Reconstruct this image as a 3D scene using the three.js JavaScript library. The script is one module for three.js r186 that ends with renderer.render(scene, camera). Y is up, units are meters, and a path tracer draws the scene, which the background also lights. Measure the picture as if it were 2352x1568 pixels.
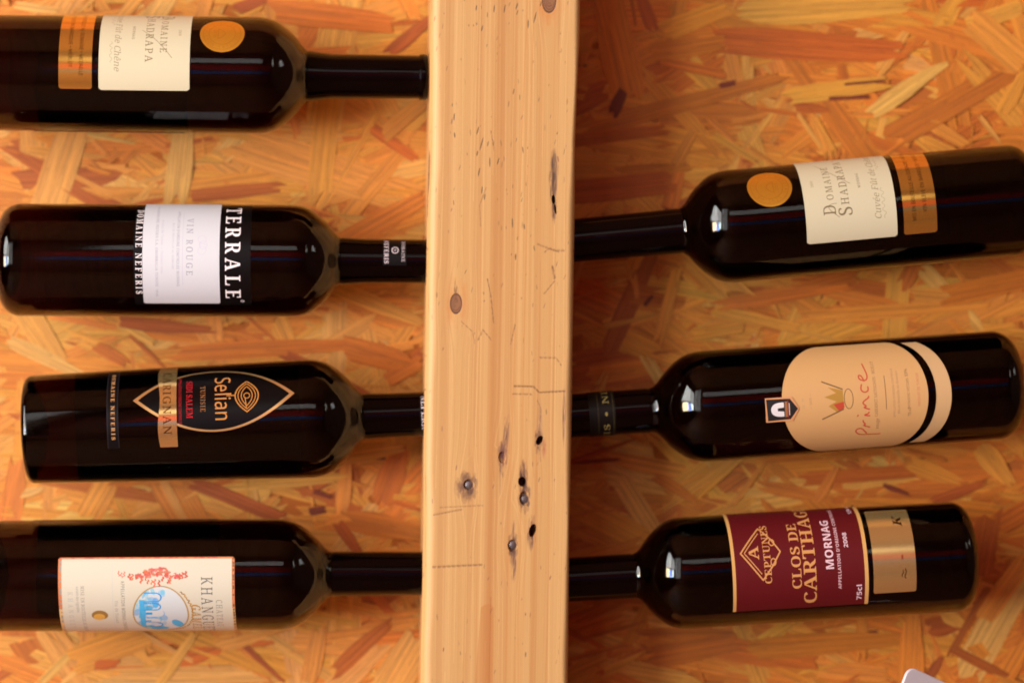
import * as THREE from 'three';
import { RectAreaLightUniformsLib } from 'three/addons/lights/RectAreaLightUniformsLib.js';
import { mergeGeometries } from 'three/addons/utils/BufferGeometryUtils.js';
import { Brush, Evaluator, SUBTRACTION } from 'three-bvh-csg';

// ------------------------------------------------------------------ camera, light, exposure
const scene = new THREE.Scene();
scene.background = new THREE.Color(0, 0, 0);
const renderer = new THREE.WebGLRenderer();
renderer.toneMapping = THREE.LinearToneMapping;
renderer.toneMappingExposure = 1.3;
renderer.shadowMap.enabled = true;
RectAreaLightUniformsLib.init();

// picture units: 2352 x 1568; 3.53 units per millimetre in the plane of the bottle axes (z = 0)
const W = 2352, H = 1568, DIST = 1.7, PPM = 3530, FOCAL = DIST * PPM, CAMX = -0.085;
const camera = new THREE.PerspectiveCamera(2 * Math.atan(H / 2 / FOCAL) * 180 / Math.PI, W / H, 0.05, 30);
camera.position.set(CAMX, 0, DIST);
camera.lookAt(CAMX, 0, 0);
camera.setViewOffset(W, H, -CAMX * PPM, 0, W, H);
camera.focus = DIST - 0.072;
camera.userData.fStop = 2.9;
const at = (px, py, z = 0) => {
  const k = (DIST - z) / FOCAL, ox = -CAMX * PPM;
  return new THREE.Vector3(CAMX + (px - W / 2 + ox) * k, (H / 2 - py) * k, z);
};

const KEY = 4.5, KEY_COLOR = new THREE.Color(1.0, 0.965, 0.92);
const ROOM = { x0: -2.15, x1: 2.5, y0: -1.35, y1: 2.6, z0: -0.0705, z1: 3.2 };

// ------------------------------------------------------------------ helpers
let seed = 12345;
const rnd = () => { seed = (seed + 0x6d2b79f5) | 0; let t = Math.imul(seed ^ (seed >>> 15), 1 | seed); t = (t + Math.imul(t ^ (t >>> 7), 61 | t)) ^ t; return ((t ^ (t >>> 14)) >>> 0) / 4294967296; };
const rr = (a, b) => a + (b - a) * rnd();
const gauss = () => (rnd() + rnd() + rnd() + rnd() - 2) * 1.22;
const RAD = Math.PI / 180, clamp = THREE.MathUtils.clamp, lerp = THREE.MathUtils.lerp;
function add(name, geometry, material, parent = scene) {
  const m = new THREE.Mesh(geometry, material);
  m.name = name; m.castShadow = m.receiveShadow = true; parent.add(m);
  return m;
}
const taken = new Map();
function numbered(name) { const n = taken.get(name) ?? 0; taken.set(name, n + 1); return n ? `${name}_${String(n).padStart(3, '0')}` : name; }
function thing(name, label, category, pos = [0, 0, 0], group) {
  const g = new THREE.Group(); g.name = numbered(name); g.position.set(...pos); g.userData = { label, category };
  if (group) g.userData.group = group;
  scene.add(g); return g;
}
function canvasTex(w, h, draw, srgb = true) {
  const c = document.createElement('canvas'); c.width = w; c.height = h;
  const x = c.getContext('2d'); draw(x, w, h);
  const t = new THREE.CanvasTexture(c);
  if (srgb) t.colorSpace = THREE.SRGBColorSpace;
  return t;
}
const std = (o) => new THREE.MeshStandardMaterial(o);
const phy = (o) => new THREE.MeshPhysicalMaterial(o);
const lin = (r, g, b) => new THREE.Color().setRGB(r, g, b);
function box(w, h, d, x, y, z) { const g = new THREE.BoxGeometry(w, h, d); g.translate(x, y, z); return g; }

// ------------------------------------------------------------------ the room that lights the bottles and that they mirror
const boardTex = canvasTex(1024, 1024, (x, w, h) => {
  x.fillStyle = 'rgb(196,110,44)'; x.fillRect(0, 0, w, h);
  for (let i = 0; i < 2600; i++) {
    x.save(); x.translate(rnd() * w, rnd() * h); x.rotate(gauss() * 0.8);
    const k = rnd(); x.fillStyle = `rgb(${175 + k * 50 | 0},${88 + k * 55 | 0},${28 + k * 40 | 0})`;
    x.fillRect(-rr(10, 40), -rr(3, 9), rr(30, 90), rr(5, 18)); x.restore();
  }
});
boardTex.wrapS = boardTex.wrapT = THREE.RepeatWrapping;
{
  const { x0, x1, y0, y1, z0, z1 } = ROOM, cx = (x0 + x1) / 2, cy = (y0 + y1) / 2, cz = (z0 + z1) / 2;
  const t = 0.1, wood = std({ map: boardTex, roughness: 0.75 }), floorM = std({ color: lin(0.16, 0.05, 0.012), roughness: 0.6 });
  const st = (name, g, m) => { const o = add(name, g, m); o.userData.kind = 'structure'; return o; };
  st('back_wall', box(x1 - x0 + 2 * t, y1 - y0, t, cx, cy, z0 - t / 2), wood);
  st('ceiling', box(x1 - x0 + 2 * t, t, z1 - z0 + 2 * t, cx, y1 + t / 2, cz), std({ color: lin(0.22, 0.075, 0.018), roughness: 0.8 }));
  st('floor', box(x1 - x0 + 2 * t, t, z1 - z0 + 2 * t, cx, y0 - t / 2, cz), floorM);
  st('opposite_wall', box(x1 - x0 + 2 * t, y1 - y0, t, cx, cy, z1 + t / 2), std({ color: lin(0.16, 0.04, 0.015), roughness: 0.8 }));
  const opp = scene.getObjectByName('opposite_wall');
  add('added_red_board', box(2.9, 0.56, 0.02, 0.75, 0.68, z1 - 0.012), std({ color: lin(0.5, 0.035, 0.03), roughness: 0.5 }), opp);  // unseen board added to give glass and foil a red mirrored streak
  add('added_blue_board', box(2.9, 0.36, 0.02, 0.75, 0.16, z1 - 0.012), std({ color: lin(0.07, 0.12, 0.36), roughness: 0.5 }), opp);  // likewise added, for the blue streak below it
  st('left_wall', box(t, y1 - y0, z1 - z0, x0 - t / 2, cy, cz), std({ color: lin(0.16, 0.04, 0.015), roughness: 0.8 }));
  st('right_wall', box(t, y1 - y0, z1 - z0, x1 + t / 2, cy, cz), std({ color: lin(0.1, 0.04, 0.015), roughness: 0.8 }));
}
const frameM = std({ color: lin(0.12, 0.07, 0.04), roughness: 0.5 });
// a lit window: frame, panes that glow faintly and a soft light of the same size in front of each pane
function window_(px, py, pz, face, w, h, panes) {
  const g = new THREE.Group(); g.name = numbered('window'); g.userData.kind = 'structure';
  g.position.set(px, py, pz); g.rotation.y = face; scene.add(g);
  const b = 0.05;
  add('frame', mergeGeometries([box(w + 2 * b, b, 0.05, 0, h / 2 + b / 2, 0.026), box(w + 2 * b, b, 0.05, 0, -h / 2 - b / 2, 0.026), box(b, h, 0.05, -w / 2 - b / 2, 0, 0.026), box(b, h, 0.05, w / 2 + b / 2, 0, 0.026)]), frameM, g);
  for (const [x, y, pw, ph, color, power] of panes) {
    add('pane', box(pw, ph, 0.004, x, y, 0.004), std({ color: lin(0.2, 0.2, 0.2), roughness: 0.3, emissive: color, emissiveIntensity: 0.5 }), g);
    const l = new THREE.RectAreaLight(color, power, pw, ph);
    l.name = 'window_light'; l.position.set(x, y, 0.012); l.rotation.y = Math.PI; g.add(l);
  }
  return g;
}
// glazed shop front: a wide window in the left wall, grey-bright above and sunlit street patches low down, and a narrow door behind the camera to the left
window_(ROOM.x0 + 0.001, 0.62, 1.92, Math.PI / 2, 2.2, 2.2, [
  [0.56, 0.4, 1.02, 1.36, KEY_COLOR, KEY * 2.1], [-0.56, 0.4, 1.02, 1.36, KEY_COLOR, KEY * 1.2],
  [-0.46, -0.72, 0.58, 0.68, lin(0.85, 1, 0.93), KEY * 7], [0.2, -0.74, 0.34, 0.7, lin(0.18, 0.34, 1), KEY * 7], [0.68, -0.7, 0.52, 0.66, lin(1, 0.72, 0.42), KEY * 8],
]);
window_(-1.52, 0.87, ROOM.z1 - 0.001, Math.PI, 1.16, 2.9, [[0.31, 0, 0.52, 2.84, KEY_COLOR, KEY * 0.35], [-0.29, 0, 0.5, 2.84, KEY_COLOR, KEY * 0.18]]);
// two small high windows on the right
window_(ROOM.x1 - 0.001, 1.0, 0.95, -Math.PI / 2, 0.4, 0.5, [[0, 0, 0.36, 0.46, KEY_COLOR, 2]]);
window_(ROOM.x1 - 0.001, 1.45, 2.5, -Math.PI / 2, 0.6, 0.9, [[0, 0, 0.56, 0.86, lin(1, 0.93, 0.8), 1.4]]);
// a strip window in the opposite wall
window_(0.1, 1.5, ROOM.z1 - 0.001, Math.PI, 1.5, 0.6, [[0, 0, 1.46, 0.56, lin(1, 0.93, 0.88), 0.6]]);

// ------------------------------------------------------------------ chipboard panel of pressed strands
const PZ = -0.058;
const grainTex = canvasTex(1024, 512, (x, w, h) => {
  x.fillStyle = 'rgb(236,232,226)'; x.fillRect(0, 0, w, h);
  for (let i = 0; i < 1900; i++) {
    const y = rnd() * h, l = rr(120, 700), x0 = rnd() * w - 100, v = rnd() < 0.62 ? rr(150, 215) : rr(235, 255), bend = rr(-4, 4);
    x.strokeStyle = `rgba(${Math.min(255, v * 1.06) | 0},${v * 0.95 | 0},${v * 0.84 | 0},${rr(0.15, 0.65)})`; x.lineWidth = rr(0.6, 4.5);
    for (const o of [0, -w]) { x.beginPath(); x.moveTo(x0 + o, y); x.quadraticCurveTo(x0 + o + l / 2, y + bend, x0 + o + l, y + rr(-2, 2)); x.stroke(); }
  }
  for (let i = 0; i < 120; i++) { const v = rr(90, 140); x.fillStyle = `rgba(${v | 0},${v * 0.85 | 0},${v * 0.7 | 0},${rr(0.2, 0.55)})`; x.fillRect(rnd() * w, rnd() * h, rr(8, 60), rr(0.8, 2.2)); }
});
grainTex.wrapS = grainTex.wrapT = THREE.RepeatWrapping;
const strandM = std({ map: grainTex, vertexColors: true, roughness: 0.62, bumpMap: grainTex, bumpScale: 0.0002 });
// colour of a strand from 0 (dark red-brown) to 1 (pale)
const STOPS = [[0, 0.05, 0.008, 0.002], [0.12, 0.16, 0.028, 0.006], [0.25, 0.38, 0.08, 0.013], [0.4, 0.6, 0.165, 0.012], [0.55, 0.76, 0.255, 0.022], [0.75, 0.84, 0.38, 0.05], [1, 0.86, 0.52, 0.14]];
function woodTone(t) {
  t = clamp(t, 0, 1); let i = 1; while (i < STOPS.length - 1 && STOPS[i][0] < t) i++;
  const a = STOPS[i - 1], b = STOPS[i], k = (t - a[0]) / (b[0] - a[0]);
  return [lerp(a[1], b[1], k), lerp(a[2], b[2], k), lerp(a[3], b[3], k)];
}
function strandShape(L, Wd, tone, ragged) {
  const s = new THREE.Shape(), hl = L / 2, hw = Wd / 2, taper = rr(0.35, 1), skew = rr(-0.6, 0.6) * Wd, n = 4, top = [], bot = [];
  const b1 = rr(-0.06, 0.06) * Wd;
  for (let i = 0; i <= n; i++) {
    const u = i / n, xx = -hl + L * u, bow = Math.sin(u * Math.PI) * b1, k = hw * lerp(1, taper, Math.abs(u - 0.35) / 0.65);
    top.push([xx + skew * 0.5 * (i === n ? 1 : i === 0 ? 1 : 0), k * rr(0.93, 1.04) + bow]); bot.push([xx - skew * 0.5 * (i === n ? 1 : i === 0 ? 1 : 0), -k * rr(0.93, 1.04) + bow]);
  }
  const J = ragged * Math.min(L * 0.2, Wd * 1.1);
  const pts = [...bot, [hl + rr(-0.4, 1) * J, -hw * taper * rr(0.2, 0.6)], [hl + rr(-1, 0.6) * J, rr(-0.15, 0.15) * hw], [hl + rr(-0.4, 1) * J, hw * taper * rr(0.2, 0.6)],
    ...top.reverse(), [-hl - rr(-0.4, 1) * J, hw * rr(0.2, 0.6)], [-hl - rr(-1, 0.6) * J, rr(-0.1, 0.1) * hw], [-hl - rr(-0.4, 1) * J, -hw * rr(0.2, 0.6)]];
  pts.forEach((p, i) => (i ? s.lineTo(...p) : s.moveTo(...p)));
  const g = new THREE.ExtrudeGeometry(s, { depth: 0.00035, bevelEnabled: false, steps: 1 });
  const p = g.attributes.position, uv = g.attributes.uv, u0 = rnd(), v0 = rnd(), c = woodTone(tone), j = [rr(0.93, 1.07), rr(0.92, 1.08), rr(0.88, 1.12)], col = new Float32Array(p.count * 3);
  for (let i = 0; i < p.count; i++) {
    uv.setXY(i, u0 + p.getX(i) / 0.16, v0 + p.getY(i) / 0.06);
    for (let k = 0; k < 3; k++) col[i * 3 + k] = Math.min(0.85, c[k] * j[k]);
  }
  g.setAttribute('color', new THREE.BufferAttribute(col, 3));
  return g;
}
const panel = thing('chipboard_panel', 'orange-brown board of pressed wood strands behind the bottles and the post', 'wood panel', [0, 0, PZ]);
add('board', box(1.1, 0.8, 0.012, 0, 0, -0.0066), std({ color: lin(0.42, 0.11, 0.012), roughness: 0.9 }), panel);
const strands = [];
function strand(x, y, L, Wd, angle, tone, z, tiltX, tiltY, ragged, chosen) {
  const g = strandShape(L, Wd, tone, ragged);
  g.applyMatrix4(new THREE.Matrix4().makeRotationFromEuler(new THREE.Euler(tiltX, tiltY, 0)));
  g.rotateZ(angle); g.translate(x, y, z);
  const inView = Math.abs(x) < 0.345 && Math.abs(y) < 0.235;
  strands.push({ g, area: (inView ? 1 : 0.05) * L * Wd * (chosen ? 10 : 1) * (0.6 + Math.max(0, z) * 600) });
}
for (let i = 0; i < 4500; i++) {
  const small = i > 3100, big = rnd() < 0.16;
  const L = small ? rr(0.01, 0.05) : big ? rr(0.08, 0.15) : rr(0.035, 0.1), Wd = small ? rr(0.0012, 0.0042) : big ? rr(0.016, 0.03) : rr(0.006, 0.02);
  const y = rr(-0.36, 0.36), x = rr(-0.5, 0.5), across = rnd() < 0.62;
  const angle = across ? gauss() * 0.42 : rr(0, Math.PI);
  let tone = clamp((x > 0.04 ? 0.63 : 0.74) + gauss() * 0.16, 0.4, 1);  // right strands are redder wood, darkened further to paint in the post shadow
  if (rnd() < 0.05) tone = rr(0.34, 0.46);
  if (small) { const k = rnd(); if (k < 0.035) tone = rr(0.1, 0.26); else if (k < 0.26) tone = rr(0.36, 0.5); }
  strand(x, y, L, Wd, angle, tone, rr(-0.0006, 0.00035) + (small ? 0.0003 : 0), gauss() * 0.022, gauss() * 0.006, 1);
}
// strands that stand out in the photograph: x, y, length, width (picture units), angle, tone
const CHOSEN = [
  [135, 385, 270, 82, 72, 0.86], [412, 372, 190, 62, 84, 0.92], [540, 440, 200, 34, 6, 0.3], [745, 330, 240, 60, 84, 0.74], [905, 330, 115, 30, -35, 0.4], [866, 516, 260, 60, 30, 0.58],
  [870, 700, 230, 42, -22, 0.82], [380, 748, 210, 34, -5, 0.25], [110, 825, 190, 42, -25, 0.97], [90, 765, 170, 64, -55, 0.84], [312, 766, 95, 28, -30, 0.86], [255, 815, 80, 32, -30, 0.45],
  [620, 802, 420, 46, 3, 0.48], [760, 866, 230, 34, -26, 0.24], [225, 1142, 100, 64, 60, 0.72], [398, 1147, 120, 22, -62, 0.86], [545, 1150, 240, 34, -22, 0.2], [790, 1118, 100, 38, 85, 0.68],
  [912, 1141, 92, 12, -5, 0.74], [728, 1172, 36, 20, 10, 0.04], [740, 1135, 44, 12, -20, 0.1], [74, 1128, 54, 24, 15, 0.97], [25, 1150, 170, 60, 80, 0.6], [130, 1530, 140, 22, 45, 0.97],
  [405, 1515, 160, 30, 55, 0.82], [250, 1490, 180, 72, 20, 0.76], [245, 1524, 50, 26, 5, 0.34], [455, 1505, 95, 46, 15, 0.44], [594, 1512, 150, 14, -43, 0.18], [830, 1488, 165, 42, 42, 0.34],
  [800, 1552, 210, 60, 42, 0.9], [922, 1532, 160, 90, 60, 0.9], [720, 1500, 120, 46, 80, 0.76], [85, 18, 100, 22, -8, 0.95], [575, 8, 70, 26, 20, 0.16], [945, 78, 130, 36, 40, 0.2],
  [910, 40, 50, 18, 10, 0.75], [300, 15, 150, 30, 50, 0.8], [470, 18, 110, 34, 75, 0.72], [760, 40, 260, 60, -6, 0.5], [860, 180, 220, 50, 10, 0.52], [930, 270, 120, 40, 40, 0.72],
  [845, 1040, 150, 40, 8, 0.85], [900, 1090, 130, 70, 70, 0.36], [560, 1470, 110, 30, 15, 0.8], [870, 820, 150, 60, -15, 0.42], [930, 850, 90, 34, 30, 0.55], [885, 1210, 180, 60, -10, 0.42], [800, 1235, 90, 30, -55, 0.22], [930, 640, 60, 20, 70, 0.7],
  [1420, 100, 230, 90, 103, 0.56], [1486, 30, 80, 34, 110, 0.26], [1600, 45, 150, 52, 20, 0.68], [1575, 110, 170, 50, 8, 0.56], [1590, 155, 150, 26, -12, 0.5], [1900, 18, 340, 72, 3, 0.82],
  [1860, 105, 390, 72, -4, 0.36], [1560, 240, 470, 44, 15, 0.5], [1400, 314, 260, 34, 7, 0.3], [1925, 206, 220, 46, 8, 0.76], [2085, 205, 200, 46, 35, 0.93], [2180, 240, 280, 60, 30, 0.36],
  [2300, 100, 160, 70, -40, 0.74], [2280, 40, 130, 40, 20, 0.8], [2175, 308, 100, 30, -30, 0.7], [2160, 335, 70, 22, -25, 0.68], [2275, 298, 80, 14, -52, 0.85], [1572, 338, 86, 28, 60, 0.62],
  [1690, 340, 110, 18, -32, 0.66], [1660, 300, 80, 16, -42, 0.6], [1866, 250, 76, 28, -4, 0.27], [1672, 193, 38, 14, 12, 0.01], [1985, 190, 90, 6, 5, 0.08], [1950, 224, 90, 9, 3, 0.1],
  [1860, 300, 90, 12, -55, 0.82], [1895, 310, 90, 14, -60, 0.72], [1350, 225, 90, 60, 25, 0.24], [1420, 235, 60, 30, 65, 0.1], [2330, 210, 110, 40, 60, 0.68], [2050, 120, 120, 36, 55, 0.8],
  [1535, 700, 170, 30, 76, 0.68], [1800, 680, 300, 40, 8, 0.56], [2050, 715, 420, 40, 4, 0.66], [1740, 735, 200, 26, -12, 0.72], [2260, 660, 200, 50, 12, 0.52], [1490, 690, 30, 10, 50, 0.03],
  [1650, 760, 120, 30, 10, 0.62], [1900, 650, 140, 30, 15, 0.48], [1420, 430, 240, 60, 6, 0.3], [1500, 390, 160, 30, 4, 0.42],
  [1660, 1088, 150, 18, 42, 0.7], [1720, 1110, 120, 14, 52, 0.62], [1980, 1090, 260, 34, 4, 0.3], [2150, 1085, 120, 46, -20, 0.66], [2290, 1070, 110, 60, -50, 0.7], [1900, 1110, 90, 26, 60, 0.6],
  [1830, 1130, 160, 36, -10, 0.5], [1550, 1120, 110, 30, -30, 0.42], [2200, 1130, 130, 26, 20, 0.2], [2060, 1125, 60, 14, -20, 0.08],
  [2095, 1495, 210, 70, 88, 0.62], [2168, 1434, 74, 52, 10, 0.2], [2288, 1425, 260, 82, 61, 0.95], [2226, 1426, 170, 18, 61, 0.2], [2280, 1536, 210, 26, -27, 0.2], [2192, 1420, 60, 40, -30, 0.8],
  [2240, 1480, 80, 40, -45, 0.6], [2150, 1530, 50, 26, 60, 0.14], [1900, 1480, 330, 60, 4, 0.5], [1980, 1440, 140, 30, 88, 0.6], [1750, 1500, 240, 60, -8, 0.45], [1600, 1490, 200, 60, 10, 0.36],
  [2262, 1250, 150, 70, 80, 0.24], [2310, 1350, 170, 50, 55, 0.68], [2340, 1180, 110, 50, 30, 0.5], [2310, 1000, 120, 40, -40, 0.72], [2330, 1520, 100, 50, 60, 0.6],
];
for (const [px, py, L, Wd, a, tone] of CHOSEN) {
  const p = at(px, py, PZ), k = (DIST - PZ) / FOCAL;
  strand(p.x, p.y, L * k, Wd * k, a * RAD, tone < 0.12 ? 0.16 : tone < 0.45 ? tone * 0.6 + 0.2 : tone, 0.00045 + rr(0, 0.0004), gauss() * 0.007, gauss() * 0.002, 0.6, true);
}
strands.sort((a, b) => b.area - a.area);
strands.slice(0, 300).forEach((s) => add('strand', s.g, strandM, panel));
add('strand_layer', mergeGeometries(strands.slice(300).map((s) => s.g)), strandM, panel).userData.kind = 'stuff';

// ------------------------------------------------------------------ post
const POST_W = 0.0944, POST_L = 0.66, POST_FRONT = 0.026, POST_BACK = PZ + 0.001, POST_TURN = -0.83 * RAD;
const POST_AT = at(1147, 784, POST_FRONT);
const TW = 480, TH = 2048, PXM = 3530 * DIST / (DIST - POST_FRONT);   // picture units per metre on the post face
// picture position -> post face (u to the right, v up, metres from the middle of the face)
const onPost = (px, py) => { const p = at(px, py, POST_FRONT).sub(POST_AT), c = Math.cos(-POST_TURN), s = Math.sin(-POST_TURN); return [p.x * c - p.y * s, p.x * s + p.y * c]; };
const postTex = canvasTex(TW, TH, (x, w, h) => {
  x.fillStyle = 'rgb(199,151,92)'; x.fillRect(0, 0, w, h);
  const X = (u) => (u / POST_W + 0.5) * w, Y = (v) => (0.5 - v / POST_L) * h, sc = h / POST_L / PXM;   // sc: texture px per picture unit
  const T = (px, py) => { const [u, v] = onPost(px, py); return [X(u), Y(v)]; };
  // broad bands of the growth rings
  for (let i = 0; i < 46; i++) {
    const u = rnd() * w, k = rnd(), pale = k > 0.5; x.strokeStyle = pale ? `rgba(212,168,108,${rr(0.12, 0.4)})` : `rgba(176,116,60,${rr(0.08, 0.3)})`; x.lineWidth = rr(6, 34);
    const a = rr(-16, 16), b = rr(-16, 16); x.beginPath(); x.moveTo(u, -10); x.bezierCurveTo(u + a, h * 0.33, u + b, h * 0.66, u + rr(-26, 10), h + 10); x.stroke();
  }
  const knots = [T(1048, 697), T(1262, 6), T(1076, 1115), T(1155, 1040), T(1203, 1125), T(1178, 1252)];
  for (let i = 0; i < 170; i++) {
    const u0 = rnd() * w, v = rnd(); x.strokeStyle = v < 0.6 ? `rgba(${168 + v * 40 | 0},${108 + v * 40 | 0},${56 + v * 30 | 0},${rr(0.05, 0.24)})` : `rgba(222,178,116,${rr(0.15, 0.5)})`; x.lineWidth = rr(0.7, 3.2);
    const drift = rr(-0.02, 0.012) * 300, y0 = rnd() < 0.55 ? -10 : rnd() * h, y1 = y0 + rr(300, 2200), ph = rnd() * 6; x.beginPath();
    for (let y = y0; y <= Math.min(h + 10, y1); y += 18) {
      let u = u0 + drift * (y / h - 0.5) + Math.sin(y * 0.004 + ph) * 4;
      for (const [kx, ky] of knots) { const dy = (y - ky) / 70, dx = u - kx; u += Math.sign(dx || 1) * 26 * Math.exp(-dy * dy) * Math.exp(-Math.abs(dx) / 46); }
      y === y0 ? x.moveTo(u, y) : x.lineTo(u, y);
    }
    x.stroke();
  }
  for (let i = 0; i < 2600; i++) { const v = rr(150, 235) | 0; x.fillStyle = `rgba(${v},${v * 0.74 | 0},${v * 0.46 | 0},${rr(0.05, 0.22)})`; x.fillRect(rnd() * w, rnd() * h, rr(0.6, 1.6), rr(6, 40)); }
  // strong long ring lines right of the middle, resin band at the foot
  for (const [a, b, c, wd, al] of [[1215, 1180, 1160, 4, 0.5], [1230, 1200, 1190, 3, 0.4], [1252, 1238, 1222, 3, 0.35], [1112, 1105, 1092, 3, 0.35], [1130, 1132, 1120, 2.5, 0.4], [1276, 1266, 1255, 3, 0.3]]) {
    x.strokeStyle = `rgba(196,128,66,${al})`; x.lineWidth = wd * sc; x.beginPath(); x.moveTo(...T(a, -60)); x.quadraticCurveTo(...T(b, 700), ...T(c, 1630)); x.stroke();
  }
  const stain = (px, py, rx, ry, c, al, turn = 0, soft = 1.5) => {
    const [cx, cy] = T(px, py); rx *= 1.4; ry *= 1.4; x.save(); x.translate(cx, cy); x.rotate(turn);
    for (let k = 0; k < 70; k++) {
      const a = rnd() * 6.3, d = Math.pow(rnd(), 0.75), far = d > 0.7 ? 0.5 : 1; x.fillStyle = c.replace('A', (al * soft * 0.2 * far * rr(0.5, 1.3)).toFixed(3));
      x.beginPath(); x.ellipse(Math.cos(a) * d * rx * sc, Math.sin(a) * d * ry * sc * rr(0.8, 1.25), rx * sc * rr(0.08, 0.3), Math.max(2, ry * sc * rr(0.1, 0.42)), rr(-0.15, 0.15), 0, 7); x.fill();
    }
    x.restore();
  };
  x.fillStyle = 'rgba(180,112,54,0.42)'; { const a = T(1105, 1395), b = T(1135, 1395), c = T(1132, 1640), d = T(1086, 1640); x.beginPath(); x.moveTo(...a); x.quadraticCurveTo(...T(1122, 1378), ...b); x.lineTo(...c); x.lineTo(...d); x.fill(); }
  x.strokeStyle = 'rgba(170,100,46,0.7)'; x.lineWidth = 3 * sc; x.beginPath(); x.moveTo(...T(1128, 1370)); x.lineTo(...T(1122, 1640)); x.stroke();
  // knots
  for (const [px, py, r] of [[1048, 697, 21], [1262, 2, 25]]) {
    stain(px, py, r * 1.5, r * 1.9, 'rgba(200,122,58,A)', 0.4);
    const [cx, cy] = T(px, py); x.fillStyle = 'rgba(138,92,58,0.92)'; x.beginPath(); x.ellipse(cx, cy, r * sc, r * 1.04 * sc, 0, 0, 7); x.fill();
    x.strokeStyle = 'rgba(84,48,34,0.95)'; x.lineWidth = 3.6 * sc; x.stroke();
    for (let k = 1; k < 4; k++) { x.strokeStyle = `rgba(84,50,32,${0.85 - k * 0.1})`; x.lineWidth = 1.8 * sc; x.beginPath(); x.ellipse(cx + rr(-1, 1), cy + rr(-1, 1), r * sc * (1 - k * 0.25), r * sc * (1 - k * 0.25), 0, rr(0, 2), rr(4, 6)); x.stroke(); }
  }
  stain(1048, 668, 7, 18, 'rgba(110,64,40,A)', 0.5);
  // iron stains round the nails and holes
  stain(1272, 408, 12, 44, 'rgba(76,50,40,A)', 0.75); stain(1274, 372, 6, 22, 'rgba(90,66,52,A)', 0.45); stain(1273, 470, 9, 26, 'rgba(70,44,38,A)', 0.6);
  stain(1155, 1046, 13, 24, 'rgba(96,56,50,A)', 0.95); stain(1163, 1000, 8, 30, 'rgba(96,62,54,A)', 0.6, 0.15); stain(1150, 1078, 4, 30, 'rgba(110,74,56,A)', 0.4);
  stain(1076, 1115, 26, 22, 'rgba(84,54,44,A)', 0.85); stain(1058, 1120, 17, 16, 'rgba(112,76,58,A)', 0.5);
  stain(1203, 1100, 12, 28, 'rgba(70,40,34,A)', 0.8); stain(1206, 1142, 16, 24, 'rgba(84,56,46,A)', 0.9);
  stain(1240, 985, 9, 40, 'rgba(150,112,86,A)', 0.5); stain(1250, 1030, 7, 16, 'rgba(168,98,64,A)', 0.6); stain(1238, 1010, 12, 18, 'rgba(70,40,30,A)', 0.6);
  stain(1222, 1225, 12, 24, 'rgba(84,50,40,A)', 0.6); stain(1178, 1256, 14, 22, 'rgba(74,48,40,A)', 0.9); stain(1181, 1292, 7, 34, 'rgba(110,72,56,A)', 0.75); stain(1180, 1222, 4, 20, 'rgba(110,72,56,A)', 0.5);
  stain(1296, 960, 5, 46, 'rgba(110,74,60,A)', 0.55);
  // scratches, saw marks, small checks
  const scratch = (pts, wd, al) => {
    for (let k = 0; k < 4; k++) {
      x.strokeStyle = `rgba(118,80,48,${al * rr(0.4, 0.75)})`; x.lineWidth = wd * sc * rr(0.5, 1.3); x.setLineDash([rr(3, 14), rr(1, 7)]); x.beginPath();
      pts.forEach((p, i) => { const q = T(p[0] + rr(-1.6, 1.6), p[1] + rr(-1.6, 1.6)); i ? x.lineTo(...q) : x.moveTo(...q); }); x.stroke();
    }
    x.setLineDash([]);
  };
  scratch([[1182, 886], [1225, 888], [1240, 900], [1300, 898]], 3, 0.5); scratch([[1178, 904], [1222, 905]], 3, 0.4); scratch([[1240, 820], [1278, 822], [1290, 838]], 3, 0.4);
  scratch([[1235, 560], [1275, 576], [1300, 575]], 5, 0.45); scratch([[1252, 580], [1262, 570], [1285, 578]], 4, 0.4); scratch([[1270, 610], [1275, 640]], 5, 0.6); scratch([[1275, 646], [1250, 676]], 2, 0.5);
  scratch([[994, 1302], [1108, 1297]], 4, 0.5); scratch([[996, 1182], [1062, 1170]], 2.5, 0.4); scratch([[1010, 1165], [1110, 1160]], 2, 0.3);
  scratch([[1120, 640], [1128, 680], [1135, 742]], 3, 0.55); scratch([[1183, 745], [1174, 790]], 4, 0.5); scratch([[1098, 782], [1110, 758], [1128, 780]], 3, 0.5); scratch([[1060, 738], [1085, 760], [1092, 790]], 2.5, 0.4);
  scratch([[1128, 300], [1135, 345]], 3, 0.45); scratch([[1118, 430], [1102, 470], [1105, 520]], 2.5, 0.35); scratch([[1236, 918], [1243, 940], [1240, 1000]], 2, 0.5); scratch([[1241, 1030], [1243, 1060]], 2, 0.4);
  for (let i = 0; i < 280; i++) { const px = rr(985, 1310), py = rr(-60, 1630), dense = py < 820 ? 1 : 0.5; if (rnd() > dense) continue; x.fillStyle = `rgba(${rr(90, 130) | 0},${rr(66, 92) | 0},${rr(36, 60) | 0},${rr(0.2, 0.6)})`; const [a, b] = T(px, py); x.save(); x.translate(a, b); x.rotate(rr(-0.3, 0.7)); x.beginPath(); x.ellipse(0, 0, rr(0.8, 2.4), rr(1.5, 7), 0, 0, 7); x.fill(); x.restore(); }
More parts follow.
